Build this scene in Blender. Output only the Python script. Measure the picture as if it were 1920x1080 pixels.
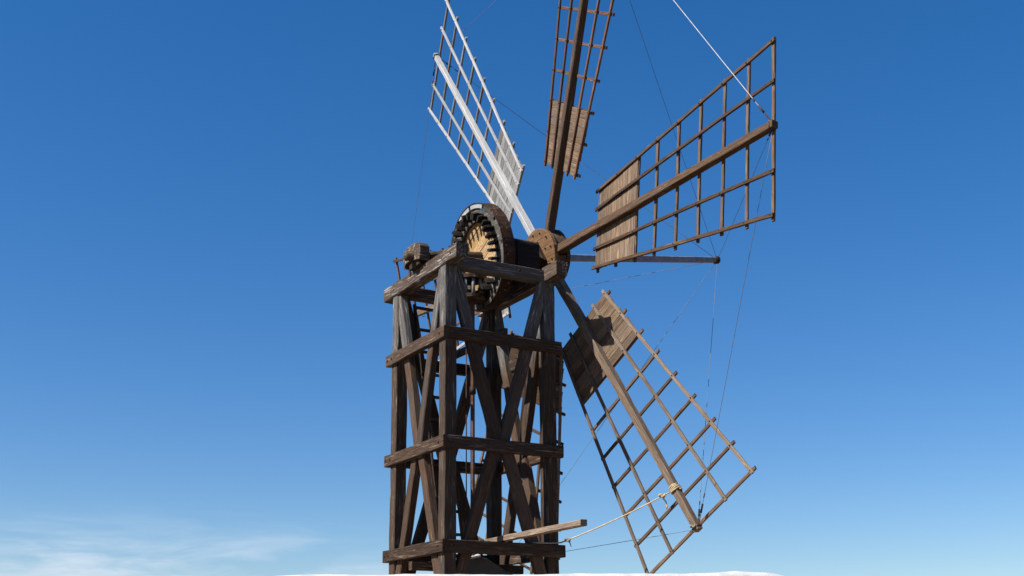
import bpy, bmesh, math, random
from mathutils import Vector, Matrix, noise
R = math.radians
random.seed(7)
for _o in list(bpy.data.objects):
    bpy.data.objects.remove(_o)
scn = bpy.context.scene
COL = scn.collection

# ------------------------------------------------------------------ camera
CAM = Vector((-7.8628, -15.6547, -1.8416))
yaw, pit, rol, FPX = -0.5065, 0.2428, -0.0047, 2217.33
fw = Vector((-math.sin(yaw)*math.cos(pit), math.cos(yaw)*math.cos(pit), math.sin(pit)))
rt0 = Vector((math.cos(yaw), math.sin(yaw), 0.0)); up0 = rt0.cross(fw)
rt = math.cos(rol)*rt0 + math.sin(rol)*up0
up = -math.sin(rol)*rt0 + math.cos(rol)*up0
cd = bpy.data.cameras.new('camera')
cam = bpy.data.objects.new('camera', cd); COL.objects.link(cam)
cd.sensor_width = 36.0; cd.lens = FPX/1920*36.0
cd.shift_x = 37.37/1920; cd.shift_y = 162.4556/1920
cd.clip_start = 0.1; cd.clip_end = 8000
cam.matrix_world = Matrix(((rt.x, up.x, -fw.x, CAM.x), (rt.y, up.y, -fw.y, CAM.y), (rt.z, up.z, -fw.z, CAM.z), (0, 0, 0, 1)))
scn.camera = cam
scn.view_settings.view_transform = 'Standard'
scn.view_settings.look = 'None'
scn.view_settings.gamma = 1.0
scn.view_settings.use_curve_mapping = False
scn.view_settings.exposure = 0.95

# ------------------------------------------------------------------ sun and sky
SUN_EL, SUN_AZ = R(45.5), R(3.5)            # azimuth measured from -X towards +Y
sdir = Vector((-math.cos(SUN_EL)*math.cos(SUN_AZ), math.cos(SUN_EL)*math.sin(SUN_AZ), math.sin(SUN_EL)))
sl = bpy.data.lights.new('sun', 'SUN'); sl.energy = 5.0; sl.angle = R(0.53); sl.color = (1.0, 0.955, 0.89)
so = bpy.data.objects.new('sun', sl); COL.objects.link(so)
so.rotation_euler = sdir.to_track_quat('Z', 'Y').to_euler(); so.location = sdir*30

w = bpy.data.worlds.new('World'); scn.world = w; w.use_nodes = True
nt = w.node_tree; nt.nodes.clear()
def N(nt, kind, **kw):
    n = nt.nodes.new(kind)
    for k, v in kw.items():
        if k == 'inp':
            for kk, vv in v.items(): n.inputs[kk].default_value = vv
        else: setattr(n, k, v)
    return n
def mth(nt, op, a, b=None, clamp=False):
    n = nt.nodes.new('ShaderNodeMath'); n.operation = op; n.use_clamp = clamp
    for i, q in enumerate((a, b)):
        if q is None: continue
        if isinstance(q, (int, float)): n.inputs[i].default_value = q
        else: nt.links.new(q, n.inputs[i])
    return n.outputs[0]
def maprange(nt, src, a, b, c=0.0, d=1.0, smooth=False):
    n = nt.nodes.new('ShaderNodeMapRange'); n.clamp = True
    if smooth: n.interpolation_type = 'SMOOTHSTEP'
    nt.links.new(src, n.inputs[0])
    for i, q in enumerate((a, b, c, d)): n.inputs[i+1].default_value = q
    return n.outputs[0]
def mixc(nt, fac, a, b, blend='MIX'):
    n = nt.nodes.new('ShaderNodeMix'); n.data_type = 'RGBA'; n.blend_type = blend
    if isinstance(fac, (int, float)): n.inputs[0].default_value = fac
    else: nt.links.new(fac, n.inputs[0])
    for i, q in ((6, a), (7, b)):
        if isinstance(q, (tuple, list)): n.inputs[i].default_value = (*q[:3], 1)
        else: nt.links.new(q, n.inputs[i])
    return n.outputs[2]
sky = N(nt, 'ShaderNodeTexSky', sky_type='NISHITA', sun_disc=False, sun_elevation=SUN_EL,
        altitude=0, air_density=1.0, dust_density=0.25, ozone_density=5.5)
# Blender's sun_rotation: 0 = +Y, clockwise seen from above
sky.sun_rotation = math.atan2(sdir.x, sdir.y)
tc = N(nt, 'ShaderNodeTexCoord')
sep = N(nt, 'ShaderNodeSeparateXYZ'); nt.links.new(tc.outputs['Generated'], sep.inputs[0])
hs = N(nt, 'ShaderNodeHueSaturation', inp={'Hue': 0.509, 'Saturation': 1.30, 'Value': 1.0})
nt.links.new(sky.outputs[0], hs.inputs['Color'])
# thin cirrus near the horizon: streaky noise on the viewing direction
mp = N(nt, 'ShaderNodeMapping'); mp.inputs['Scale'].default_value = (1.0, 1.0, 7.0); mp.inputs['Location'].default_value = (3.1, 1.7, 0.4)
nt.links.new(tc.outputs['Generated'], mp.inputs[0])
warp = N(nt, 'ShaderNodeTexNoise', inp={'Scale': 2.5, 'Detail': 3.0})
nt.links.new(mp.outputs[0], warp.inputs['Vector'])
wv = N(nt, 'ShaderNodeVectorMath', operation='MULTIPLY_ADD'); wv.inputs[1].default_value = (0.5, 0.5, 0.5)
nt.links.new(warp.outputs['Color'], wv.inputs[0]); nt.links.new(mp.outputs[0], wv.inputs[2])
n1 = N(nt, 'ShaderNodeTexNoise', inp={'Scale': 6.5, 'Detail': 12.0, 'Roughness': 0.60})
nt.links.new(wv.outputs[0], n1.inputs['Vector'])
n2 = N(nt, 'ShaderNodeTexNoise', inp={'Scale': 1.6, 'Detail': 2.0})
nt.links.new(mp.outputs[0], n2.inputs['Vector'])
streak = maprange(nt, mth(nt, 'ADD', mth(nt, 'MULTIPLY', n1.outputs[0], 0.7), mth(nt, 'MULTIPLY', n2.outputs[0], 0.3)), 0.41, 0.67, smooth=True)
band = maprange(nt, sep.outputs[2], 0.136, 0.060, smooth=True)
# the bank of cirrus lies to the north-west (towards +Y, left of the mill)
dirn = N(nt, 'ShaderNodeVectorMath', operation='DOT_PRODUCT'); dirn.inputs[1].default_value = (0.10, 0.995, 0.0)
nt.links.new(tc.outputs['Generated'], dirn.inputs[0])
bank = maprange(nt, dirn.outputs['Value'], 0.90, 0.985, smooth=True)
mask = mth(nt, 'MULTIPLY', mth(nt, 'MULTIPLY', streak, band), bank)
mask = mth(nt, 'MULTIPLY', mask, 0.80, clamp=True)
gm = N(nt, 'ShaderNodeGamma', inp={'Gamma': 0.88}); nt.links.new(hs.outputs[0], gm.inputs[0])
skyc = mixc(nt, mask, gm.outputs[0], (5.0, 5.5, 6.2))
bg = N(nt, 'ShaderNodeBackground', inp={'Strength': 0.0805})
nt.links.new(skyc, bg.inputs[0])
wo = N(nt, 'ShaderNodeOutputWorld'); nt.links.new(bg.outputs[0], wo.inputs[0])

# ------------------------------------------------------------------ materials
def newmat(name, rough=0.8):
    m = bpy.data.materials.new(name); m.use_nodes = True
    b = m.node_tree.nodes['Principled BSDF']; b.inputs['Roughness'].default_value = rough
    b.inputs['Specular IOR Level'].default_value = 0.15
    return m, m.node_tree, b
def wood(name, dark, mid, pale, worn=0.35, bump=0.5, rough=0.78, scale=1.0, topgrey=None, silver=0.22):
    """grain along local X; 'pale' shows where the stain or paint has worn off"""
    m, nt, b = newmat(name, rough)
    tc = N(nt, 'ShaderNodeTexCoord'); oi = N(nt, 'ShaderNodeObjectInfo')
    add = N(nt, 'ShaderNodeVectorMath', operation='ADD'); nt.links.new(tc.outputs['Object'], add.inputs[0])
    off = N(nt, 'ShaderNodeVectorMath', operation='SCALE'); off.inputs[0].default_value = (37.0, 19.0, 53.0)
    nt.links.new(oi.outputs['Random'], off.inputs['Scale']); nt.links.new(off.outputs[0], add.inputs[1])
    def noi(sc, s, det=5.0, ro=0.6):
        mp = N(nt, 'ShaderNodeMapping'); mp.inputs['Scale'].default_value = sc
        nt.links.new(add.outputs[0], mp.inputs[0])
        n = N(nt, 'ShaderNodeTexNoise', inp={'Scale': s*scale, 'Detail': det, 'Roughness': ro})
        nt.links.new(mp.outputs[0], n.inputs['Vector']); return n.outputs[0]
    grain = noi((0.9, 14, 14), 4.0)
    fine = noi((1.5, 40, 40), 5.0, 3.0, 0.7)
    blot = noi((0.7, 3.0, 3.0), 2.2, 4.0)
    flake = noi((0.75, 10.0, 10.0), 3.4, 8.0, 0.66)
    crack = noi((0.35, 16, 16), 3.0, 2.0, 0.5)
    c = mixc(nt, maprange(nt, grain, 0.36, 0.64), dark, mid)
    c = mixc(nt, maprange(nt, blot, 0.35, 0.7, 0.0, 0.75), c, tuple(0.5*(dark[i]+0.6*mid[i]) for i in range(3)))
    c = mixc(nt, maprange(nt, mth(nt, 'ADD', mth(nt, 'MULTIPLY', flake, 0.72), mth(nt, 'MULTIPLY', blot, 0.28)), 0.63-worn*0.22, 0.70-worn*0.14), c, pale)
    if topgrey:      # above the third ring the stain has washed off and the timber has silvered
        gp = N(nt, 'ShaderNodeNewGeometry'); sp = N(nt, 'ShaderNodeSeparateXYZ'); nt.links.new(gp.outputs['Position'], sp.inputs[0])
        hgt = mth(nt, 'ADD', sp.outputs[2], mth(nt, 'MULTIPLY', grain, 1.1))
        gr = mixc(nt, maprange(nt, grain, 0.36, 0.64), tuple(0.5*q for q in topgrey), topgrey)
        gr = mixc(nt, maprange(nt, flake, 0.56, 0.66), gr, tuple(min(1, 3.2*q) for q in topgrey))
        c = mixc(nt, maprange(nt, hgt, 3.55, 3.95, 0.0, 0.95), c, gr)
    ck = maprange(nt, mth(nt, 'ABSOLUTE', mth(nt, 'SUBTRACT', crack, 0.5)), 0.0, 0.022, 1.0, 0.0)
    c = mixc(nt, mth(nt, 'MULTIPLY', ck, 0.75), c, tuple(0.35*q for q in dark))
    c = mixc(nt, maprange(nt, fine, 0.3, 0.7, 0.0, 0.35), c, dark)
    r2 = mth(nt, 'FRACT', mth(nt, 'MULTIPLY', oi.outputs['Random'], 17.31))
    mn = sum(mid)/3*1.25
    c = mixc(nt, mth(nt, 'MULTIPLY', mth(nt, 'MULTIPLY', r2, maprange(nt, blot, 0.35, 0.62)), silver), c, (mn*1.04, mn, mn*0.94))
    var = maprange(nt, oi.outputs['Random'], 0, 1, 0.70, 1.32)
    hv = N(nt, 'ShaderNodeHueSaturation'); nt.links.new(c, hv.inputs['Color']); nt.links.new(var, hv.inputs['Value'])
    nt.links.new(hv.outputs[0], b.inputs['Base Color'])
    h = mth(nt, 'SUBTRACT', mth(nt, 'ADD', grain, mth(nt, 'MULTIPLY', flake, 0.5)), mth(nt, 'MULTIPLY', ck, 1.2))
    bp = N(nt, 'ShaderNodeBump', inp={'Strength': bump, 'Distance': 0.012})
    nt.links.new(h, bp.inputs['Height']); nt.links.new(bp.outputs[0], b.inputs['Normal'])
    return m
def plaster(name, col, col2, bump=0.4, sc=3.0):
    m, nt, b = newmat(name, 0.9)
    tc = N(nt, 'ShaderNodeTexCoord')
    a = N(nt, 'ShaderNodeTexNoise', inp={'Scale': sc, 'Detail': 8.0, 'Roughness': 0.6}); nt.links.new(tc.outputs['Object'], a.inputs['Vector'])
    f = N(nt, 'ShaderNodeTexNoise', inp={'Scale': sc*14, 'Detail': 4.0}); nt.links.new(tc.outputs['Object'], f.inputs['Vector'])
    nt.links.new(mixc(nt, maprange(nt, a.outputs[0], 0.42, 0.72), col, col2), b.inputs['Base Color'])
    bp = N(nt, 'ShaderNodeBump', inp={'Strength': bump, 'Distance': 0.02})
    nt.links.new(mth(nt, 'ADD', a.outputs[0], mth(nt, 'MULTIPLY', f.outputs[0], 0.35)), bp.inputs['Height']); nt.links.new(bp.outputs[0], b.inputs['Normal'])
    return m
def rusty(name, dark, rust, pale, amt=0.5, metal=0.2):
    m, nt, b = newmat(name, 0.7)
    tc = N(nt, 'ShaderNodeTexCoord')
    a = N(nt, 'ShaderNodeTexNoise', inp={'Scale': 9.0, 'Detail': 9.0, 'Roughness': 0.68}); nt.links.new(tc.outputs['Object'], a.inputs['Vector'])
    f = N(nt, 'ShaderNodeTexNoise', inp={'Scale': 24.0, 'Detail': 6.0, 'Roughness': 0.7}); nt.links.new(tc.outputs['Object'], f.inputs['Vector'])
    c = mixc(nt, maprange(nt, a.outputs[0], 0.38, 0.62), dark, rust)
    c = mixc(nt, maprange(nt, f.outputs[0], 0.68-amt*0.2, 0.74-amt*0.2), c, pale)
    nt.links.new(c, b.inputs['Base Color']); b.inputs['Metallic'].default_value = metal
    bp = N(nt, 'ShaderNodeBump', inp={'Strength': 0.7, 'Distance': 0.01}); nt.links.new(f.outputs[0], bp.inputs['Height']); nt.links.new(bp.outputs[0], b.inputs['Normal'])
    return m
def flat(name, col, rough=0.7, metal=0.0):
    m, nt, b = newmat(name, rough)
    tc = N(nt, 'ShaderNodeTexCoord')
    a = N(nt, 'ShaderNodeTexNoise', inp={'Scale': 14.0, 'Detail': 5.0}); nt.links.new(tc.outputs['Object'], a.inputs['Vector'])
    nt.links.new(mixc(nt, maprange(nt, a.outputs[0], 0.3, 0.7), tuple(q*0.75 for q in col), tuple(min(1, q*1.2) for q in col)), b.inputs['Base Color'])
    b.inputs['Metallic'].default_value = metal
    return m
MW = {
 'stain':  wood('dark_stained_wood', (0.024, 0.013, 0.0075), (0.082, 0.049, 0.029), (0.23, 0.165, 0.11), 0.42),
 'tower':  wood('stained_tower_wood', (0.024, 0.013, 0.0075), (0.082, 0.050, 0.030), (0.23, 0.165, 0.11), 0.38, topgrey=(0.125, 0.117, 0.108), silver=0.45),
 'stain2': wood('brown_stained_brace_wood', (0.034, 0.019, 0.011), (0.094, 0.055, 0.033), (0.21, 0.15, 0.10), 0.20, topgrey=(0.125, 0.117, 0.109), silver=0.4),
 'bleach': wood('bleached_frame_wood', (0.034, 0.021, 0.014), (0.100, 0.067, 0.046), (0.40, 0.36, 0.31), 0.50),
 'greywood': wood('grey_weathered_post_wood', (0.045, 0.041, 0.037), (0.115, 0.104, 0.092), (0.34, 0.31, 0.27), 0.38),
 'brown':  wood('brown_sail_wood', (0.046, 0.025, 0.013), (0.128, 0.074, 0.042), (0.25, 0.175, 0.115), 0.28),
 'red':    wood('reddish_brown_sail_wood', (0.068, 0.032, 0.017), (0.175, 0.092, 0.053), (0.30, 0.20, 0.13), 0.28),
 'board':  wood('weathered_sail_board_wood', (0.085, 0.053, 0.031), (0.215, 0.145, 0.092), (0.30, 0.225, 0.155), 0.38),
 'tan':    wood('sun_bleached_tan_wood', (0.110, 0.076, 0.051), (0.215, 0.157, 0.110), (0.33, 0.265, 0.20), 0.38),
 'cross':  wood('brown_sail_lath_wood', (0.070, 0.040, 0.022), (0.175, 0.108, 0.066), (0.32, 0.235, 0.16), 0.35),
 'white':  wood('white_painted_wood', (0.32, 0.318, 0.31), (0.44, 0.437, 0.425), (0.19, 0.185, 0.175), 0.34, 0.3),
 'silver': wood('silver_grey_wood', (0.13, 0.129, 0.125), (0.29, 0.287, 0.28), (0.42, 0.415, 0.40), 0.45),
 'cream':  wood('worn_golden_plank_wood', (0.33, 0.185, 0.07), (0.48, 0.31, 0.14), (0.58, 0.45, 0.27), 0.4, 0.9, scale=1.6),
 'dark':   wood('shade_darkened_wood', (0.012, 0.009, 0.007), (0.042, 0.032, 0.024), (0.13, 0.10, 0.075), 0.25),  # dark tone stands in for the brake wheel's shade on the neck block
 'black':  wood('tarred_black_wood', (0.008, 0.007, 0.006), (0.025, 0.020, 0.016), (0.12, 0.10, 0.08), 0.12),
}
M_plaster = plaster('white_lime_plaster', (0.42, 0.42, 0.415), (0.31, 0.31, 0.305), 0.6, 4.0)
M_roof = plaster('sandy_roof_screed', (0.30, 0.225, 0.155), (0.21, 0.155, 0.11))
M_ground = plaster('dry_stony_soil', (0.12, 0.085, 0.057), (0.075, 0.052, 0.036), 0.8, 0.6)
M_hood = plaster('hood_shade_grey', (0.060, 0.058, 0.058), (0.040, 0.038, 0.037))  # dark grey stands in for shade on a white hood
M_rust = rusty('rusty_iron_band', (0.024, 0.013, 0.009), (0.066, 0.033, 0.020), (0.40, 0.30, 0.19), 0.36)
M_iron = rusty('dark_iron', (0.018, 0.014, 0.012), (0.06, 0.035, 0.024), (0.15, 0.10, 0.07), 0.1, 0.4)
M_shaft = rusty('rusted_iron_shaft', (0.07, 0.035, 0.024), (0.17, 0.095, 0.065), (0.25, 0.17, 0.12), 0.2, 0.1)
M_wire = flat('galvanised_cable', (0.14, 0.14, 0.145), 0.6, 0.2)
M_wirew = flat('bright_cable', (0.40, 0.39, 0.37), 0.5, 0.1)
M_zinc = flat('grey_painted_pole', (0.20, 0.21, 0.23), 0.5, 0.1)
M_rope = flat('cream_hemp_rope', (0.42, 0.33, 0.19), 0.95)
M_ropeold = flat('weathered_rope', (0.22, 0.19, 0.16), 0.95)

# ------------------------------------------------------------------ object helpers
WM = {}
def link(name, me, mat, parent=None, M=None, kind=None):
    o = bpy.data.objects.new(name, me); COL.objects.link(o)
    M = M if M is not None else Matrix.Identity(4)
    WM[o.name] = M
    if parent is not None:
        o.parent = parent
        o.matrix_basis = WM[parent.name].inverted() @ M
    else: o.matrix_basis = M
    if mat is not None:
        if len(me.materials) == 0: me.materials.append(mat)
        elif me.materials[0] != mat:
            o.material_slots[0].link = 'OBJECT'; o.material_slots[0].material = mat
    if kind: o['kind'] = kind
    return o
def thing(name, loc, label, cat, group=None):
    o = bpy.data.objects.new(name, None); COL.objects.link(o); o.empty_display_size = 0.3
    o.location = loc; WM[o.name] = Matrix.Translation(loc)
    o['label'] = label; o['category'] = cat
    if group: o['group'] = group
    return o
def mk(bm, name, smooth=False):
    bmesh.ops.recalc_face_normals(bm, faces=bm.faces[:])
    me = bpy.data.meshes.new(name); bm.to_mesh(me); bm.free()
    if smooth:
        for p in me.polygons: p.use_smooth = True
    return me
def frame(p, x, z):
    """matrix with local X along x and local Z as near z as possible"""
    x = Vector(x).normalized(); z = Vector(z); z = (z - z.dot(x)*x).normalized(); y = z.cross(x)
    return Matrix(((x.x, y.x, z.x, p[0]), (x.y, y.y, z.y, p[1]), (x.z, y.z, z.z, p[2]), (0, 0, 0, 1)))
_seed = [11]
def timber_mesh(name, L, w0, h0, w1=None, h1=None, ch=0.008, jit=0.003, seg=None, bow=0.0):
    """squared timber from x=0 to L with worn arrises, uneven faces and a slight bow"""
    _seed[0] += 1; rnd = random.Random(_seed[0])
    w1 = w0 if w1 is None else w1; h1 = h0 if h1 is None else h1
    seg = seg or max(2, min(14, int(L/0.28)))
    bm = bmesh.new(); rings = []
    by, bz = rnd.uniform(-bow, bow), rnd.uniform(-bow, bow)
    so_ = rnd.uniform(0, 100)
    for i in range(seg+1):
        q = i/seg; x = L*q; W = (w0+(w1-w0)*q)/2; H = (h0+(h1-h0)*q)/2
        c = ch*(1+rnd.uniform(-0.35, 0.9))
        cy = by*math.sin(math.pi*q) + jit*noise.noise((so_, x*1.7, 0)); cz = bz*math.sin(math.pi*q) + jit*noise.noise((so_, 5, x*1.7))
        pts = [(W-c, H), (-W+c, H), (-W, H-c), (-W, -H+c), (-W+c, -H), (W-c, -H), (W, -H+c), (W, H-c)]
        ring = []
        for k, (y, z) in enumerate(pts):
            ring.append(bm.verts.new((x + (rnd.uniform(-jit, jit) if i in (0, seg) else 0), y+cy+rnd.uniform(-jit, jit)*0.6, z+cz+rnd.uniform(-jit, jit)*0.6)))
        rings.append(ring)
    for a, b in zip(rings, rings[1:]):
        for k in range(8): bm.faces.new((a[k], a[(k+1) % 8], b[(k+1) % 8], b[k]))
    bm.faces.new(rings[0]); bm.faces.new(rings[-1])
    return mk(bm, name)
def timber(name, mat, parent, p0, p1, w, h, z=(0, 0, 1), **kw):
    p0 = Vector(p0); p1 = Vector(p1); d = p1-p0
    return link(name, timber_mesh(name, d.length, w, h, **kw), mat, parent, frame(p0, d, z))
def tube_mesh(name, pts, r, n=8, closed=False, r1=None):
    bm = bmesh.new(); rings = []; pts = [Vector(p) for p in pts]; m = len(pts)
    ref = Vector((0, 0, 1))
    for i, p in enumerate(pts):
        if closed: t = pts[(i+1) % m]-pts[i-1]
        else: t = pts[min(i+1, m-1)]-pts[max(i-1, 0)]
        t.normalize(); a = t.cross(ref)
        if a.length < 0.2: a = t.cross(Vector((0, 1, 0)))
        a.normalize(); b = t.cross(a)
        rr = r if r1 is None else r+(r1-r)*i/(m-1)
        rings.append([bm.verts.new(p+rr*(math.cos(2*math.pi*k/n)*a+math.sin(2*math.pi*k/n)*b)) for k in range(n)])
    for i in range(m if closed else m-1):
        a, b = rings[i], rings[(i+1) % m]
        for k in range(n): bm.faces.new((a[k], a[(k+1) % n], b[(k+1) % n], b[k]))
    if not closed: bm.faces.new(rings[0]); bm.faces.new(rings[-1])
    return mk(bm, name, True)
def prism(bm, poly, x0, x1, jit=0.0):
    """polygon in (y,z) extruded along x"""
    a = [bm.verts.new((x0+random.uniform(-jit, jit), y, z)) for y, z in poly]; b = [bm.verts.new((x1+random.uniform(-jit, jit), y, z)) for y, z in poly]
    n = len(poly)
    for k in range(n): bm.faces.new((a[k], a[(k+1) % n], b[(k+1) % n], b[k]))
    bm.faces.new(a); bm.faces.new(b)
def boxb(bm, c, s):
    v = [bm.verts.new((c[0]+i*s[0]/2, c[1]+j*s[1]/2, c[2]+k*s[2]/2)) for i in (-1, 1) for j in (-1, 1) for k in (-1, 1)]
    for f in ((0, 1, 3, 2), (4, 6, 7, 5), (0, 4, 5, 1), (2, 3, 7, 6), (0, 2, 6, 4), (1, 5, 7, 3)): bm.faces.new([v[i] for i in f])
def bevel(bm, w, seg=1):
    bmesh.ops.bevel(bm, geom=bm.edges[:], offset=w, segments=seg, affect='EDGES', profile=0.5)

# ------------------------------------------------------------------ ground
ROOF = -1.10; GROUND = -3.5
bm = bmesh.new()
G = 60; S = 3000.0
def gpos(i):
    q = 2*i/G-1; return math.copysign(abs(q)**3, q)*S
vs = [[bm.verts.new((gpos(i), gpos(j), GROUND + (0 if math.hypot(gpos(i), gpos(j)) < 30 else 0.6*noise.noise((gpos(i)*0.02, gpos(j)*0.02, 0))-0.3))) for j in range(G+1)] for i in range(G+1)]
for i in range(G):
    for j in range(G): bm.faces.new((vs[i][j], vs[i+1][j], vs[i+1][j+1], vs[i][j+1]))
link('ground', mk(bm, 'ground', True), M_ground, kind='structure')

# ------------------------------------------------------------------ white house under the mill
hn = Vector((math.sin(-yaw), math.cos(yaw), 0)); hu = Vector((hn.y, -hn.x, 0))      # hn points away from the camera, hu to the right
hn.normalize(); hu.normalize()
hcen = CAM + hn*15.0; hcen.z = 0
HX0, HX1, HD = -3.14, 3.90, 7.6
HM = Matrix(((hu.x, hn.x, 0, hcen.x), (hu.y, hn.y, 0, hcen.y), (0, 0, 1, 0), (0, 0, 0, 1)))    # local x right, y away, z up
house = thing('white_house', HM @ Vector(((HX0+HX1)/2, HD/2, GROUND)), 'low white lime plastered flat roofed house whose uneven parapet runs below the mill', 'house')
PT = -0.695
def par_top(x):
    e = min(x-HX0, HX1-x)
    z = PT + 0.020*noise.noise((x*0.9+4.3, 0, 0)) + 0.008*noise.noise((x*4.1, 2, 0))
    if x > 1.9: z += 0.020*math.exp(-((x-3.05)/0.38)**2)
    if x < -1.2: z += 0.012*math.exp(-((x+2.1)/0.35)**2)
    if e < 0.55: z -= 0.12*(1-e/0.55)**2.2
    return z
def par_mesh(L0, L1, top, y0, y1, z0, nseg, name, along='x'):
    bm = bmesh.new(); rings = []
    for i in range(nseg+1):
        x = L0+(L1-L0)*i/nseg; t = top(x); th = (y1-y0)/2; yc = (y0+y1)/2
        ring = [(yc-th-0.01, z0), (yc-th, t-0.14)]
        for k in range(7):
            a = math.pi*(1-k/6); ring.append((yc+th*math.cos(a)*(1+0.03*noise.noise((x*3, k, 1))), t-0.085+0.085*math.sin(a)+0.004*noise.noise((x*6, k*0.7, 3))))
        ring += [(yc+th, t-0.14), (yc+th+0.01, z0)]
        rings.append([bm.verts.new((x, y, z) if along == 'x' else (y, x, z)) for y, z in ring])
    for a, b in zip(rings, rings[1:]):
        for k in range(len(a)-1): bm.faces.new((a[k], a[k+1], b[k+1], b[k]))
    bm.faces.new(rings[0]); bm.faces.new(rings[-1])
    return mk(bm, name, True)
link('front_parapet', par_mesh(HX0, HX1, par_top, 0.0, 0.28, ROOF-0.12, 150, 'front_parapet'), M_plaster, house, HM)
link('rear_parapet', par_mesh(HX0, HX1, lambda x: PT-0.03, HD-0.28, HD, ROOF-0.12, 30, 'rear_parapet'), M_plaster, house, HM)
link('side_parapet', par_mesh(0.28, HD-0.28, lambda x: PT-0.12, HX0+0.002, HX0+0.28, ROOF-0.12, 30, 'side_parapet', 'y'), M_plaster, house, HM)
link('side_parapet', par_mesh(0.28, HD-0.28, lambda x: PT-0.12, HX1-0.28, HX1-0.002, ROOF-0.12, 30, 'side_parapet', 'y'), M_plaster, house, HM)
bm = bmesh.new(); boxb(bm, ((HX0+HX1)/2, HD/2, (GROUND+ROOF-0.12)/2-0.1), (HX1-HX0-0.02, HD-0.02, ROOF-0.12-GROUND+0.2)); bevel(bm, 0.04, 2)
link('wall', mk(bm, 'wall'), M_plaster, house, HM)
bm = bmesh.new(); boxb(bm, ((HX0+HX1)/2, HD/2, ROOF-0.05), (HX1-HX0-0.5, HD-0.5, 0.1))
link('roof', mk(bm, 'roof'), M_roof, house, HM)
bm = bmesh.new(); boxb(bm, (0.9, -0.01, GROUND+1.0), (0.95, 0.08, 2.0)); bevel(bm, 0.006)
dr = link('door', mk(bm, 'door'), MW['brown'], house, HM)
bm = bmesh.new(); bmesh.ops.create_uvsphere(bm, u_segments=10, v_segments=8, radius=0.035, matrix=Matrix.Translation((1.25, -0.08, GROUND+1.0)))
link('handle', mk(bm, 'handle', True), M_iron, dr, HM)

# white cover between the posts, its shaded gable coloured dark grey
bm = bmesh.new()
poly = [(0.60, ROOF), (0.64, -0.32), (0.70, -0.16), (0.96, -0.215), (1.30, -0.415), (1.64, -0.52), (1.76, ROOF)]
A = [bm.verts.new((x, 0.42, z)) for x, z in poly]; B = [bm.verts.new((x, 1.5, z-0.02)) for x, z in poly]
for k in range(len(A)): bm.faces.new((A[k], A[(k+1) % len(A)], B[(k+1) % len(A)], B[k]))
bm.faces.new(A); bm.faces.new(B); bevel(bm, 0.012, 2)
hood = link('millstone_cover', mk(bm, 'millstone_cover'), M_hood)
hood['label'] = 'ridged white cover between the tower feet, its shade coloured in dark grey and its sunlit corner in white'; hood['category'] = 'cover'
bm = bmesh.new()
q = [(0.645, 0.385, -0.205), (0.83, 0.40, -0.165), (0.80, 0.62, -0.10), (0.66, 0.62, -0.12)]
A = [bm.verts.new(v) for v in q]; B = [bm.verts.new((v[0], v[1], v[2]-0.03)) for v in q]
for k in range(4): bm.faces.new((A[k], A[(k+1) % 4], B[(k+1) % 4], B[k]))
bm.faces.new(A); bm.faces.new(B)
link('sunlit_corner', mk(bm, 'sunlit_corner'), M_plaster, hood)  # white stands for the sunlit slope of the same hood

# ------------------------------------------------------------------ the windmill
b_, a_, p_, e_ = 2.0, 1.9915, 0.2046, 0.0521
Z1, Z2, Z3, Z4 = 0.0, 1.564, 3.2715, 4.5165
TOPH = 0.2374
O = Vector((2.4475, 0.9849, 5.1008)); TAU = 0.1568
AX = Vector((math.cos(TAU), 0.007*math.cos(TAU), math.sin(TAU))).normalized()
T1 = Vector((0.007, -1, 0)).normalized(); T2 = T1.cross(AX)*1.0
if T2.z < 0: T2 = -T2
mill = thing('windmill', (1.0, 1.0, ROOF), 'old timber windmill with an open lattice tower and six ladder framed sails', 'windmill')

# posts: dark below, bleached grey above the third ring of beams
def post(cx, cy, label=None):
    zt = Z4-TOPH
    timber('post', MW['tower'], mill, (cx, cy, ROOF-0.02), (cx, cy, zt+0.01), p_, p_, (0, -1, 0), jit=0.004, ch=0.010, seg=20)
h2 = p_/2
for cx, cy in ((h2, h2), (b_-h2, h2), (h2, a_-h2), (b_-h2, a_-h2)): post(cx, cy)

# rings of beams
BH, BT = 0.19, 0.105
for z in (Z1, Z2, Z3):
    zc = z-BH/2
    timber('beam', MW['stain'], mill, (-e_+BT/2, -e_, zc), (-e_+BT/2, a_+0.130, zc), BT, BH, jit=0.004, ch=0.007)
    timber('beam', MW['stain'], mill, (-e_+BT-0.02, -e_+BT/2-0.0015, zc), (b_+0.083, -e_+BT/2-0.0015, zc), BT, BH, jit=0.004, ch=0.007)
    timber('beam', MW['stain'], mill, (b_+e_-BT/2, -0.02, zc-0.004), (b_+e_-BT/2, a_+0.09, zc-0.004), BT, BH, jit=0.004, ch=0.007)
    timber('beam', MW['stain'], mill, (0.02, a_+e_-BT/2, zc-0.006), (b_-0.02, a_+e_-BT/2, zc-0.006), BT, BH, jit=0.004, ch=0.007)
# top frame
zc = Z4-TOPH/2
timber('top_beam', MW['bleach'], mill, (0.085, -0.3908, zc), (0.085, a_+0.3287, zc), 0.205, TOPH, jit=0.011, ch=0.012, seg=14)
timber('top_beam', MW['bleach'], mill, (b_-0.1, -0.3908, zc), (b_-0.1, a_+0.30, zc), 0.205, TOPH, jit=0.005, ch=0.007)
timber('top_beam', MW['greywood'], mill, (0.185, h2-0.01, zc-0.03), (b_-0.2, h2-0.01, zc-0.03), p_-0.01, TOPH-0.04, jit=0.005, ch=0.007)
timber('top_beam', MW['bleach'], mill, (0.185, a_-h2, zc-0.03), (b_-0.2, a_-h2, zc-0.03), p_-0.01, TOPH-0.04, jit=0.005, ch=0.007)

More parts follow.
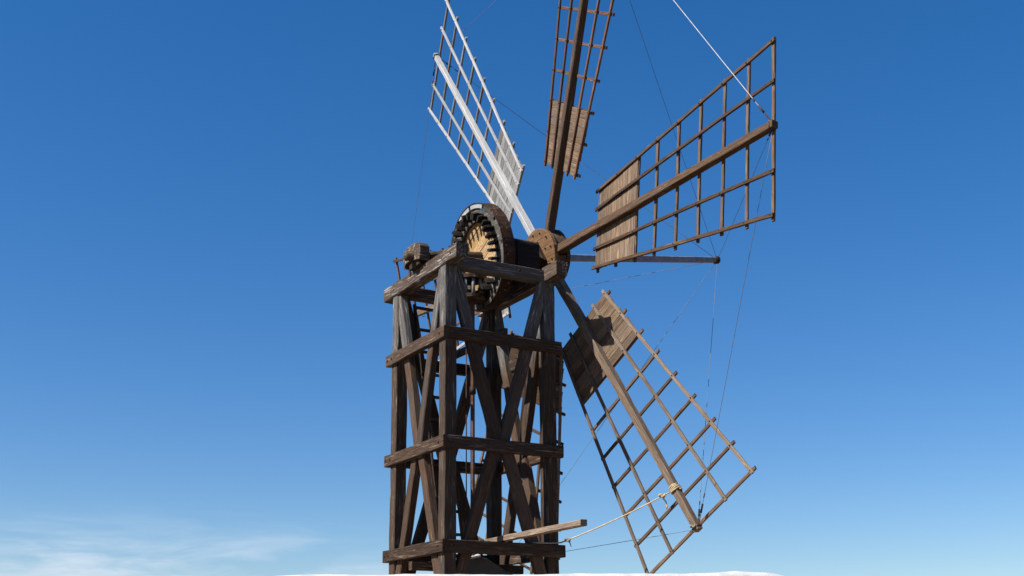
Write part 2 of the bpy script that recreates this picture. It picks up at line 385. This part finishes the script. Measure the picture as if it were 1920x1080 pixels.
# braces: a long V from the tops of the posts, and an inverted V down to their feet, on each face
BW, BD = 0.185, 0.12
def braces(P, n):
    zt = Z4-TOPH+0.02
    for (u0, z0, u1, z1, dd) in ((0.16, zt, 0.985, Z2-0.12, 0.0), (1.84, zt, 1.015, Z2-0.12, 0.004), (0.90, Z2-0.10, 0.10, ROOF, 0.002), (1.10, Z2-0.10, 1.90, ROOF, 0.006)):
        top = z0 > 3 
        mt = MW['stain2']
        o = timber('brace', mt, mill, P(u0, z0) - n*(0.012+BD/2+dd), P(u1, z1) - n*(0.012+BD/2+dd), BW, BD, n, jit=0.005, ch=0.008, bow=0.012)
k_ = a_/2
braces(lambda u, z: Vector((u, 0, z)), Vector((0, -1, 0)))
braces(lambda u, z: Vector((0, u*k_, z)), Vector((-1, 0, 0)))
braces(lambda u, z: Vector((u, a_, z)), Vector((0, 1, 0)))
braces(lambda u, z: Vector((b_, u*k_, z)), Vector((1, 0, 0)))

# bolts through the beams
bm = bmesh.new()
def bolt(p, n, r=0.016, l=0.02):
    bmesh.ops.create_cone(bm, cap_ends=True, segments=8, radius1=r, radius2=r*0.8, depth=l, matrix=frame(p, Vector((0, 0, 1)).cross(Vector(n)), n))
for z in (Z1, Z2, Z3):
    for u in (0.1, b_-0.1): bolt((u, -e_-0.005, z-BH/2), (0, -1, 0))
    for u in (0.1, a_-0.1, a_+0.06): bolt((-e_-0.005, u, z-BH/2), (-1, 0, 0))
bolt((1.33, -0.012, Z4-0.13), (0, -1, 0), 0.022, 0.04)
for u in (0.1, a_-0.1, -0.2): bolt((-0.02, u, zc), (-1, 0, 0))
link('bolts', mk(bm, 'bolts'), M_iron, mill, kind='stuff')

# shaft bearings (tail block outside the left beam, neck block by the hub)
def at(s): return O + s*AX
def blockpart(name, poly, x0, x1, mat, label=None):
    bm = bmesh.new(); prism(bm, poly, x0, x1, 0.006); bevel(bm, 0.008, 1)
    o = link(name, mk(bm, name), mat, mill)
    if label: o['label'] = label
    return o
tp = [(1.29, 4.79), (1.25, 4.88), (1.0, 4.905), (0.74, 4.86), (0.67, 4.79), (0.67, 4.55), (0.91, 4.60), (1.03, 4.655), (1.22, 4.62), (1.23, 4.54), (1.28, 4.56)]
blockpart('tail_bearing_block', tp, -0.13, 0.05, MW['bleach'], 'chamfered dark timber block at the tail end of the shaft')
blockpart('bearing_foot', [(1.16, 4.50), (1.16, 4.66), (0.80, 4.66), (0.76, 4.50)], -0.09, 0.15, MW['stain'])
blockpart('neck_bearing_block', [(1.44, 4.50), (1.44, 5.06), (1.27, 5.22), (0.68, 5.22), (0.50, 5.12), (0.50, 4.50)], 1.60, 2.03, MW['dark'], 'large dark timber block carrying the shaft beside the hub')  # widened so that its shadow reaches the lower right arm

# windshaft
link('windshaft', tube_mesh('windshaft', [at(s) for s in (-2.72, -2.0, -1.3, -0.6, 0.0, 0.3)], 0.085, 12), MW['stain'], mill)
#link('tail_pin', tube_mesh('tail_pin', [at(-2.80), at(-2.70)], 0.03, 8), M_iron, mill)

# brake wheel
WF = Matrix(((T1.x, T2.x, -AX.x, 0), (T1.y, T2.y, -AX.y, 0), (T1.z, T2.z, -AX.z, 0), (0, 0, 0, 1)))
def wheelM(s, ang=0.0):
    # local z points to the tail (the camera's side), x,y in the wheel's plane
    z = -AX; x = T1; y = z.cross(x)
    M = Matrix(((x.x, y.x, z.x, 0), (x.y, y.y, z.y, 0), (x.z, y.z, z.z, 0), (0, 0, 0, 1)))
    M.translation = at(s)
    return M @ Matrix.Rotation(ang, 4, 'Z')
def annulus(name, ri, ro, z0, z1, n=64, jit=0.0):
    bm = bmesh.new(); rings = []
    for i in range(n):
        a = 2*math.pi*i/n; c, s = math.cos(a), math.sin(a); jr = random.uniform(-jit, jit); ji = random.uniform(-jit, jit)*1.5
        rings.append([bm.verts.new(((ri+ji)*c, (ri+ji)*s, z0)), bm.verts.new(((ro+jr)*c, (ro+jr)*s, z0)), bm.verts.new(((ro+jr)*c, (ro+jr)*s, z1)), bm.verts.new(((ri+ji)*c, (ri+ji)*s, z1))])
    for i in range(n):
        a, b = rings[i], rings[(i+1) % n]
        for k in range(4): bm.faces.new((a[k], a[(k+1) % 4], b[(k+1) % 4], b[k]))
    return mk(bm, name)
WS = -1.37
wheel = link('brake_wheel', annulus('brake_wheel', 0.59, 0.79, -0.17, 0.0, 72, 0.010), MW['greywood'], mill, wheelM(WS))
wheel['label'] = 'big toothed brake wheel on the shaft with a rusty iron band'
link('brake_band', annulus('brake_band', 0.887, 0.902, -0.19, 0.03, 96, 0.002), M_rust, wheel, wheelM(WS))['label'] = 'rusty flaking iron band round the wheel'
nb = 12
me_bb = None
for i in range(nb):
    bm = bmesh.new(); st = 5
    gap = 0.035
    A0, A1 = i/nb*2*math.pi+gap, (i+1)/nb*2*math.pi-gap
    rr = []
    for k in range(st+1):
        a = A0+(A1-A0)*k/st; c, s = math.cos(a), math.sin(a)
        rr.append([bm.verts.new((0.815*c, 0.815*s, -0.12)), bm.verts.new((0.885*c, 0.885*s, -0.12)), bm.verts.new((0.885*c, 0.885*s, 0.022)), bm.verts.new((0.815*c, 0.815*s, 0.022))])
    for a, b in zip(rr, rr[1:]):
        for k in range(4): bm.faces.new((a[k], a[(k+1) % 4], b[(k+1) % 4], b[k]))
    bm.faces.new(rr[0]); bm.faces.new(rr[-1])
    am = (A0+A1)/2; upz = (wheelM(WS).to_3x3() @ Vector((math.cos(am), math.sin(am), 0))).z
    ob = link('brake_block', mk(bm, 'brake_block'), MW['white'] if upz > 0.8 else MW['greywood'], wheel, wheelM(WS))  # sunlight on the uppermost blocks is put in as white colour
    if upz > 0.8: ob['label'] = 'brake block under the top of the band, coloured white as sunlit'
# planked web of the wheel, worn golden
for i in range(7):
    y0 = -0.60+i*1.2/7; y1 = y0+1.2/7-0.006
    bm = bmesh.new()
    def half(y): return math.sqrt(max(0.0, 0.605**2-min(y*y, 0.366)))
    boxv = []
    ya, yb = y0, y1
    ha, hb = max(half(ya), 0.12), max(half(yb), 0.12)
    dz = random.uniform(-0.006, 0.006)
    va = [(-ha, ya), (ha, ya), (hb, yb), (-hb, yb)]
    lo = [bm.verts.new((x, y, -0.12)) for x, y in va]; hi = [bm.verts.new((x, y, -0.06+dz)) for x, y in va]
    for k in range(4): bm.faces.new((lo[k], lo[(k+1) % 4], hi[(k+1) % 4], hi[k]))
    bm.faces.new(lo); bm.faces.new(hi)
    link('web_plank', mk(bm, 'web_plank'), MW['cream'], wheel, wheelM(WS, 0.35))
# teeth: stout pegs standing out of the face
bm = bmesh.new()
sec = [(-0.021, -0.055), (0.021, -0.055), (0.028, 0.0), (0.020, 0.055), (-0.020, 0.055), (-0.028, 0.0)]
tooth_me = []
for v in range(3):
    bm = bmesh.new()
    zz = [-0.04, 0.03, 0.11, 0.16+0.018*v]; sc = [0.8, 0.85, 1.1, 0.8]
    rr = [[bm.verts.new((0.0+y*s*1.15, x*s, z)) for x, y in sec] for z, s in zip(zz, sc)]
    for a, b in zip(rr, rr[1:]):
        for k in range(6): bm.faces.new((a[k], a[(k+1) % 6], b[(k+1) % 6], b[k]))
    bm.faces.new(rr[0]); bm.faces.new(rr[-1])
    tooth_me.append(mk(bm, 'tooth'))
NT = 32
for i in range(NT):
    a = 2*math.pi*(i+0.3)/NT
    M = wheelM(WS, a) @ Matrix.Translation((0.672+random.uniform(-0.012, 0.012), 0, random.uniform(-0.02, 0.008))) @ Matrix.Rotation(random.uniform(-0.12, 0.12), 4, 'X') @ Matrix.Rotation(random.uniform(-0.1, 0.1), 4, 'Z')
    link('tooth', tooth_me[i % 3], MW['black'], wheel, M)
# lantern pinion on the upright iron shaft
SX, SY = 1.0, 0.98
pin = link('lantern_pinion', annulus('lantern_pinion', 0.02, 0.24, 0, 0.06, 28, 0.003), MW['stain'], mill, Matrix.Translation((SX-0.02, SY, 4.44)))
link('pinion_disc', annulus('pinion_disc', 0.02, 0.24, 0, 0.06, 28, 0.003), MW['stain'], pin, Matrix.Translation((SX-0.02, SY, 4.10)))
st_me = tube_mesh('stave', [(0, 0, 0), (0, 0, 0.15), (0, 0, 0.30)], 0.028, 8)
for i in range(9):
    a = 2*math.pi*i/9+0.2
    link('stave', st_me, MW['silver'], pin, Matrix.Translation((SX-0.02+0.185*math.cos(a), SY+0.185*math.sin(a), 4.155)))
link('drive_shaft', tube_mesh('drive_shaft', [(SX, SY, ROOF+0.5), (SX, SY, 1.0), (SX, SY, 2.6), (SX, SY, 4.5)], 0.036, 10), M_shaft, mill)
link('shaft_collar', tube_mesh('shaft_collar', [(SX, SY, 2.50), (SX, SY, 2.62)], 0.055, 10), M_iron, mill)
link('brake_rod', tube_mesh('brake_rod', [(0.885, SY, ROOF+0.3), (0.885, SY, 1.5), (0.885, SY, 3.4)], 0.011, 6), M_iron, mill)
timber('shaft_crossbeam', MW['stain'], mill, (1.06, 0.0, Z3+0.06), (1.06, a_, Z3+0.06), 0.10, 0.10)
timber('shaft_crossbeam', MW['stain'], mill, (0.0, 1.16, Z1-0.30), (b_, 1.16, Z1-0.30), 0.12, 0.14)

# hub
hubM = wheelM(-0.11)
bm = bmesh.new()
def disc_mesh(name, r, z0, z1, n=40, jit=0.004):
    bm = bmesh.new(); A = []; B = []
    for i in range(n):
        a = 2*math.pi*i/n; rr = r+random.uniform(-jit, jit)
        A.append(bm.verts.new((rr*math.cos(a), rr*math.sin(a), z0))); B.append(bm.verts.new((rr*math.cos(a), rr*math.sin(a), z1)))
    for i in range(n): bm.faces.new((A[i], A[(i+1) % n], B[(i+1) % n], B[i]))
    bm.faces.new(A); bm.faces.new(B); bmesh.ops.recalc_face_normals(bm, faces=bm.faces[:])
    ed = [e for e in bm.edges if abs(e.verts[0].co.z-e.verts[1].co.z) < 1e-6]
    bmesh.ops.bevel(bm, geom=ed, offset=0.008, segments=1, affect='EDGES')
    return mk(bm, name)
MW['hubwood'] = wood('warm_brown_hub_wood', (0.13, 0.066, 0.030), (0.29, 0.165, 0.082), (0.36, 0.25, 0.15), 0.3, scale=0.7, silver=0.0)
hub = link('hub', disc_mesh('hub', 0.505, -0.05, 0.03), MW['hubwood'], mill, hubM)
hub['label'] = 'round bolted timber hub disc that holds the six arms'
link('rear_disc', disc_mesh('rear_disc', 0.50, -0.30, -0.22), MW['stain'], hub, hubM)
PHI = [2.0673, 1.0295, 0.0122, -1.0578, -2.0767, 3.0787]
for i in range(6):
    am = math.pi/2*0 + i*math.pi/3
    # wedge between neighbouring arms
    bm = bmesh.new(); pts = []
    ph0 = PHI[2]+math.pi/6+i*math.pi/3
    for k in range(7):
        a = ph0-0.30+0.60*k/6; pts.append((0.475*math.cos(a), 0.475*math.sin(a)))
    pts = [(0.2*math.cos(ph0), 0.2*math.sin(ph0))]+pts
    # angles phi run from T1 towards T2; local y of wheelM is -T2 or T2: fix the sign
    sy = 1.0 if (wheelM(0).col[1].xyz.dot(T2) > 0) else -1.0
    A = [bm.verts.new((x, y*sy, -0.225)) for x, y in pts]; B = [bm.verts.new((x, y*sy, -0.045)) for x, y in pts]
    for k in range(len(A)): bm.faces.new((A[k], A[(k+1) % len(A)], B[(k+1) % len(A)], B[k]))
    bm.faces.new(A); bm.faces.new(B)
    link('hub_wedge', mk(bm, 'hub_wedge'), MW['brown'], hub, hubM)
bm = bmesh.new()
for n, r in ((6, 0.26), (12, 0.42)):
    for i in range(n):
        a = 2*math.pi*(i+0.35)/n
        bmesh.ops.create_cone(bm, cap_ends=True, segments=8, radius1=0.015, radius2=0.012, depth=0.025, matrix=Matrix.Translation((r*math.cos(a), r*math.sin(a), 0.04)))
link('hub_bolts', mk(bm, 'hub_bolts'), M_iron, hub, hubM, kind='stuff')
# square shaft neck with iron straps, coming out of the disc towards the neck block
bm = bmesh.new(); boxb(bm, (0, 0, 0.17), (0.30, 0.30, 0.30)); bevel(bm, 0.012)
link('shaft_neck', mk(bm, 'shaft_neck'), MW['brown'], hub, wheelM(-0.11, 0.45))
for q in (0.15, -0.15):
    bm = bmesh.new(); boxb(bm, (q, 0.0, 0.07), (0.03, 0.42, 0.08)); bevel(bm, 0.006)
    link('iron_strap', mk(bm, 'iron_strap'), M_iron, hub, wheelM(-0.11, 0.45))

# bowsprit
BT_ = 3.93
bs = link('bowsprit', timber_mesh('bowsprit', BT_-0.2, 0.115, 0.105, 0.10, 0.095, ch=0.008, jit=0.001), M_zinc, mill, frame(at(0.2), AX, (0, 0, 1)))
bs['label'] = 'grey painted square pole standing out of the hub'
link('end_ring', tube_mesh('end_ring', [at(BT_-0.07), at(BT_-0.02), at(BT_+0.015)], 0.075, 10), M_rust, bs)
btip = at(BT_)

# ------------------------------------------------------------------ sails
S1, S9, TL = 1.570, 5.717, 5.80
U = {'A': (-0.6864, -1.2978), 'B': (-0.3549, -0.6643), 'C': (0.3623, 0.6859), 'D': (0.6933, 1.3211)}
BETA = [0.2208, 0.1952, 0.2562, 0.1435, 0.1588, 0.0602]
def s_of(i): return S1+(i-1)*(S9-S1)/8
def u_of(k, s):
    q = (s-S1)/(S9-S1); return U[k][0]+(U[k][1]-U[k][0])*q
def sail_frame(ph, be):
    r = math.cos(ph)*T1+math.sin(ph)*T2; t = -math.sin(ph)*T1+math.cos(ph)*T2
    wv = math.cos(be)*t+math.sin(be)*AX; n = -math.sin(be)*t+math.cos(be)*AX
    z = r.cross(wv)
    return Matrix(((r.x, wv.x, z.x, O.x), (r.y, wv.y, z.y, O.y), (r.z, wv.z, z.z, O.z), (0, 0, 0, 1)))
arm_me = [timber_mesh('sail', TL-0.12, *sz, ch=0.009, jit=0.003, seg=16, bow=0.008) for sz in ((0.152, 0.145, 0.108, 0.108), (0.155, 0.148, 0.110, 0.110), (0.135, 0.125, 0.092, 0.092))]
cross_me = {}
for i in range(1, 10):
    s = s_of(i); L = u_of('D', s)-u_of('A', s)+0.15
    cross_me[i] = [timber_mesh('crossbar', L, 0.050, 0.036, ch=0.004, jit=0.0025, seg=8, bow=0.008) for _ in range(2)]
long_me = {k: [timber_mesh('long_bar', math.hypot(S9-S1+0.13, (U[k][1]-U[k][0])*(S9-S1+0.13)/(S9-S1)), 0.056, 0.034, ch=0.004, jit=0.0025, seg=14, bow=0.014) for _ in range(2)] for k in 'ABCD'}
BS0, BS1, NBRD = S1-0.035, s_of(3)+0.012, 8
bw = (BS1-BS0)/NBRD
board_me = []
for j in range(NBRD):
    s = BS0+(j+0.5)*bw; L = u_of('D', s)-u_of('A', s)+0.03
    board_me.append(timber_mesh('board', L, bw-0.0015, 0.016, ch=0.003, jit=0.0008, seg=4))
def nails_mesh():
    bm = bmesh.new()
    for k in 'ABCD':
        for i in range(1, 10):
            s = s_of(i)
            bmesh.ops.create_cone(bm, cap_ends=True, segments=6, radius1=0.011, radius2=0.009, depth=0.008, matrix=Matrix.Translation((s, u_of(k, s), 0.003)))
    return mk(bm, 'nails')
nail_me = nails_mesh()
mats = [  # arm, long, cross, board
 ('white', 'white', 'silver', 'silver'), ('brown', 'red', 'red', 'board'), ('brown', 'brown', 'cross', 'board'),
 ('tan', 'tan', 'cross', 'board'), ('stain', 'tan', 'brown', 'brown'), ('tan', 'white', 'red', 'silver')]
labs = ['white painted sail reaching up to the left', 'reddish brown sail pointing almost straight up', 'brown sail spread wide to the upper right',
        'sun bleached tan sail hanging to the lower right, roped at its arm', 'dark sail hanging behind the tower', 'sail with white edge bar, mostly hidden behind the tower']
SAILS = []
for q in range(6):
    F = sail_frame(PHI[q], BETA[q]); rnd = random.Random(50+q); ma, ml, mc, mb = [MW[x] for x in mats[q]]
    sl_ = link('sail', arm_me[2 if q == 0 else q % 2], ma, mill, F @ Matrix.Translation((0.12, 0, 0)))
    sl_['label'] = labs[q]
    for k in 'ABCD':
        s0 = S1-0.065-rnd.uniform(0, 0.02); u0 = u_of(k, s0); u1 = u_of(k, S9+0.065)
        M = F @ frame((s0, u0, -0.017), (S9+0.065-s0, u1-u0, 0), (0, 0, 1))
        link('long_bar', long_me[k][q % 2], MW['red'] if q == 5 and k != 'D' else ml, sl_, M)
    for i in range(1, 10):
        s = s_of(i)+rnd.uniform(-0.006, 0.006); zoff = -0.056 if i > 3 else -0.074
        u0 = u_of('A', s)-0.075+rnd.uniform(-0.012, 0.012)
        M = F @ frame((s, u0, zoff), (rnd.uniform(-0.004, 0.004), 1, 0), (0, 0, 1))
        link('crossbar', cross_me[i][(q+i) % 2], mc, sl_, M)
    for j in range(NBRD):
        s = BS0+(j+0.5)*bw; u0 = u_of('A', s)-0.015+rnd.uniform(-0.016, 0.016)
        M = F @ frame((s, u0, -0.045+rnd.uniform(-0.003, 0.001)), (rnd.uniform(-0.002, 0.002), 1, rnd.uniform(-0.002, 0.002)), (0, 0, 1))
        link('board', board_me[j], mb, sl_, M)
    link('nails', nail_me, M_iron, sl_, F, kind='stuff')
    link('arm_strap', tube_mesh('arm_strap', [F @ Vector((TL-0.05, 0.056*c, 0.056*d)) for c, d in ((1, 1), (-1, 1), (-1, -1), (1, -1))], 0.010, 6, True), M_rust, sl_)
    SAILS.append((F, sl_))
tips = [F @ Vector((TL-0.02, 0, 0)) for F, _ in SAILS]

# stays: from the bowsprit's tip to each arm, and from arm tip to arm tip
def wire(p, q, r, mat, sag=0.0, tb=True, name='stay_wire'):
    p = Vector(p); q = Vector(q); n = 8
    pts = [p.lerp(q, i/n)+Vector((0, 0, -sag*4*(i/n)*(1-i/n))) for i in range(n+1)]
    o = link(name, tube_mesh(name, pts, r, 6), mat, mill)
    if tb:
        d = (pts[1]-pts[0]).normalized()
        for a0, rr, ll in ((0.26, 0.015, 0.14), (0.50, 0.009, 0.07)):
            link('turnbuckle', tube_mesh('turnbuckle', [p+d*a0, p+d*(a0+ll/2), p+d*(a0+ll)], rr, 8), M_iron, o)
        link('end_loop', tube_mesh('end_loop', [p+d*0.0, p+d*0.1, p+d*0.24], r*1.9, 6), M_rust, o)
    return o
for i, t in enumerate(tips): wire(t, btip, 0.0042, M_wire, 0.01)
ringr = [0.0035, 0.0058, 0.0042, 0.0042, 0.0042, 0.0035]
for i in range(6): wire(tips[(i+1) % 6], tips[i], ringr[i], M_wirew if i == 1 else M_wire, 0.01)

# ------------------------------------------------------------------ ladder inside the tower
ld = thing('ladder', (0.6, 1.8, ROOF), 'narrow wooden ladder leaning inside the tower against its rear beams', 'ladder')
LX = lambda z: 0.30+(4.2-z)*0.13
for dx in (0.0, 0.40):
    timber('rail', MW['stain'], ld, (LX(ROOF)+dx, 1.72, ROOF), (LX(4.15)+dx, 1.78, 4.15), 0.045, 0.07, (0, -1, 0))
zr = -0.85
while zr < 4.1:
    timber('rung', MW['stain'], ld, (LX(zr)-0.03, 1.75, zr), (LX(zr)+0.43, 1.75, zr), 0.045, 0.05, jit=0.002, seg=3); zr += 0.38

# ------------------------------------------------------------------ loose timber lying across the lowest ring of beams
tb = timber('loose_timber', MW['tan'], None, (0.95, -2.30, 0.050), (1.05, 0.75, 0.056), 0.105, 0.085, jit=0.003)
tb['label'] = 'long weathered squared timber lying across the lowest beams and sticking out towards the right'; tb['category'] = 'timber'

# ------------------------------------------------------------------ rope from the lower right sail to the tower
F4 = SAILS[3][0]
rp = thing('tie_rope', (2.0, -0.1, 0.05), 'cream rope knotted round the lower right sail arm and tied to the tower foot', 'rope')
RS = 5.04
wp = []
for i in range(49):
    a = 2*math.pi*i/12; q = 0.090
    c, s = math.cos(a), math.sin(a); k = q/max(abs(c), abs(s))*0.80
    wp.append(F4 @ Vector((RS-0.045+0.10*i/48+0.006*math.sin(i*1.7), k*c, k*s)))
link('wrap', tube_mesh('wrap', wp, 0.0125, 7), M_rope, rp)
ra = F4 @ Vector((RS, -0.085, 0.05)); rb = Vector((2.075, -0.14, 0.07))
kn = ra.lerp(rb, 0.07)
pts = [ra.lerp(rb, i/24)+Vector((0, 0, -0.03*4*(i/24)*(1-i/24))) for i in range(25)]
link('strand', tube_mesh('strand', pts, 0.0105, 7), M_rope, rp)
def knot(p, r, mat, name='knot'):
    pp = []
    for i in range(28):
        t = 2*math.pi*i/28
        pp.append(Vector(p)+r*Vector((math.sin(t)+2*math.sin(2*t), math.cos(t)-2*math.cos(2*t), -math.sin(3*t)))*0.4)
    link(name, tube_mesh(name, pp, 0.014, 7, True), mat, rp)
knot(kn, 0.042, M_rope); knot(rb, 0.036, M_ropeold)
tl_ = [kn, kn+Vector((0.02, 0.0, -0.05)), kn+Vector((0.06, 0.0, -0.09)), kn+Vector((0.075, 0, -0.15)), kn+Vector((0.07, 0, -0.20))]
link('tail', tube_mesh('tail', tl_, 0.012, 6), M_rope, rp)
link('tail', tube_mesh('tail', [rb, rb+Vector((0.03, -0.01, -0.05)), rb+Vector((0.045, -0.02, -0.11))], 0.013, 6, False, 0.006), M_ropeold, rp)
link('lashing', tube_mesh('lashing', [rb, Vector((1.98, -0.09, 0.03)), Vector((1.80, -0.075, 0.015)), Vector((1.62, -0.06, 0.012)), Vector((1.5, 0.0, 0.016))], 0.013, 6), M_ropeold, rp)
knot(F4 @ Vector((5.73, 0, 0.07)), 0.03, M_ropeold, 'lashing_knot')

scn.cycles.max_bounces = 8; scn.cycles.diffuse_bounces = 4
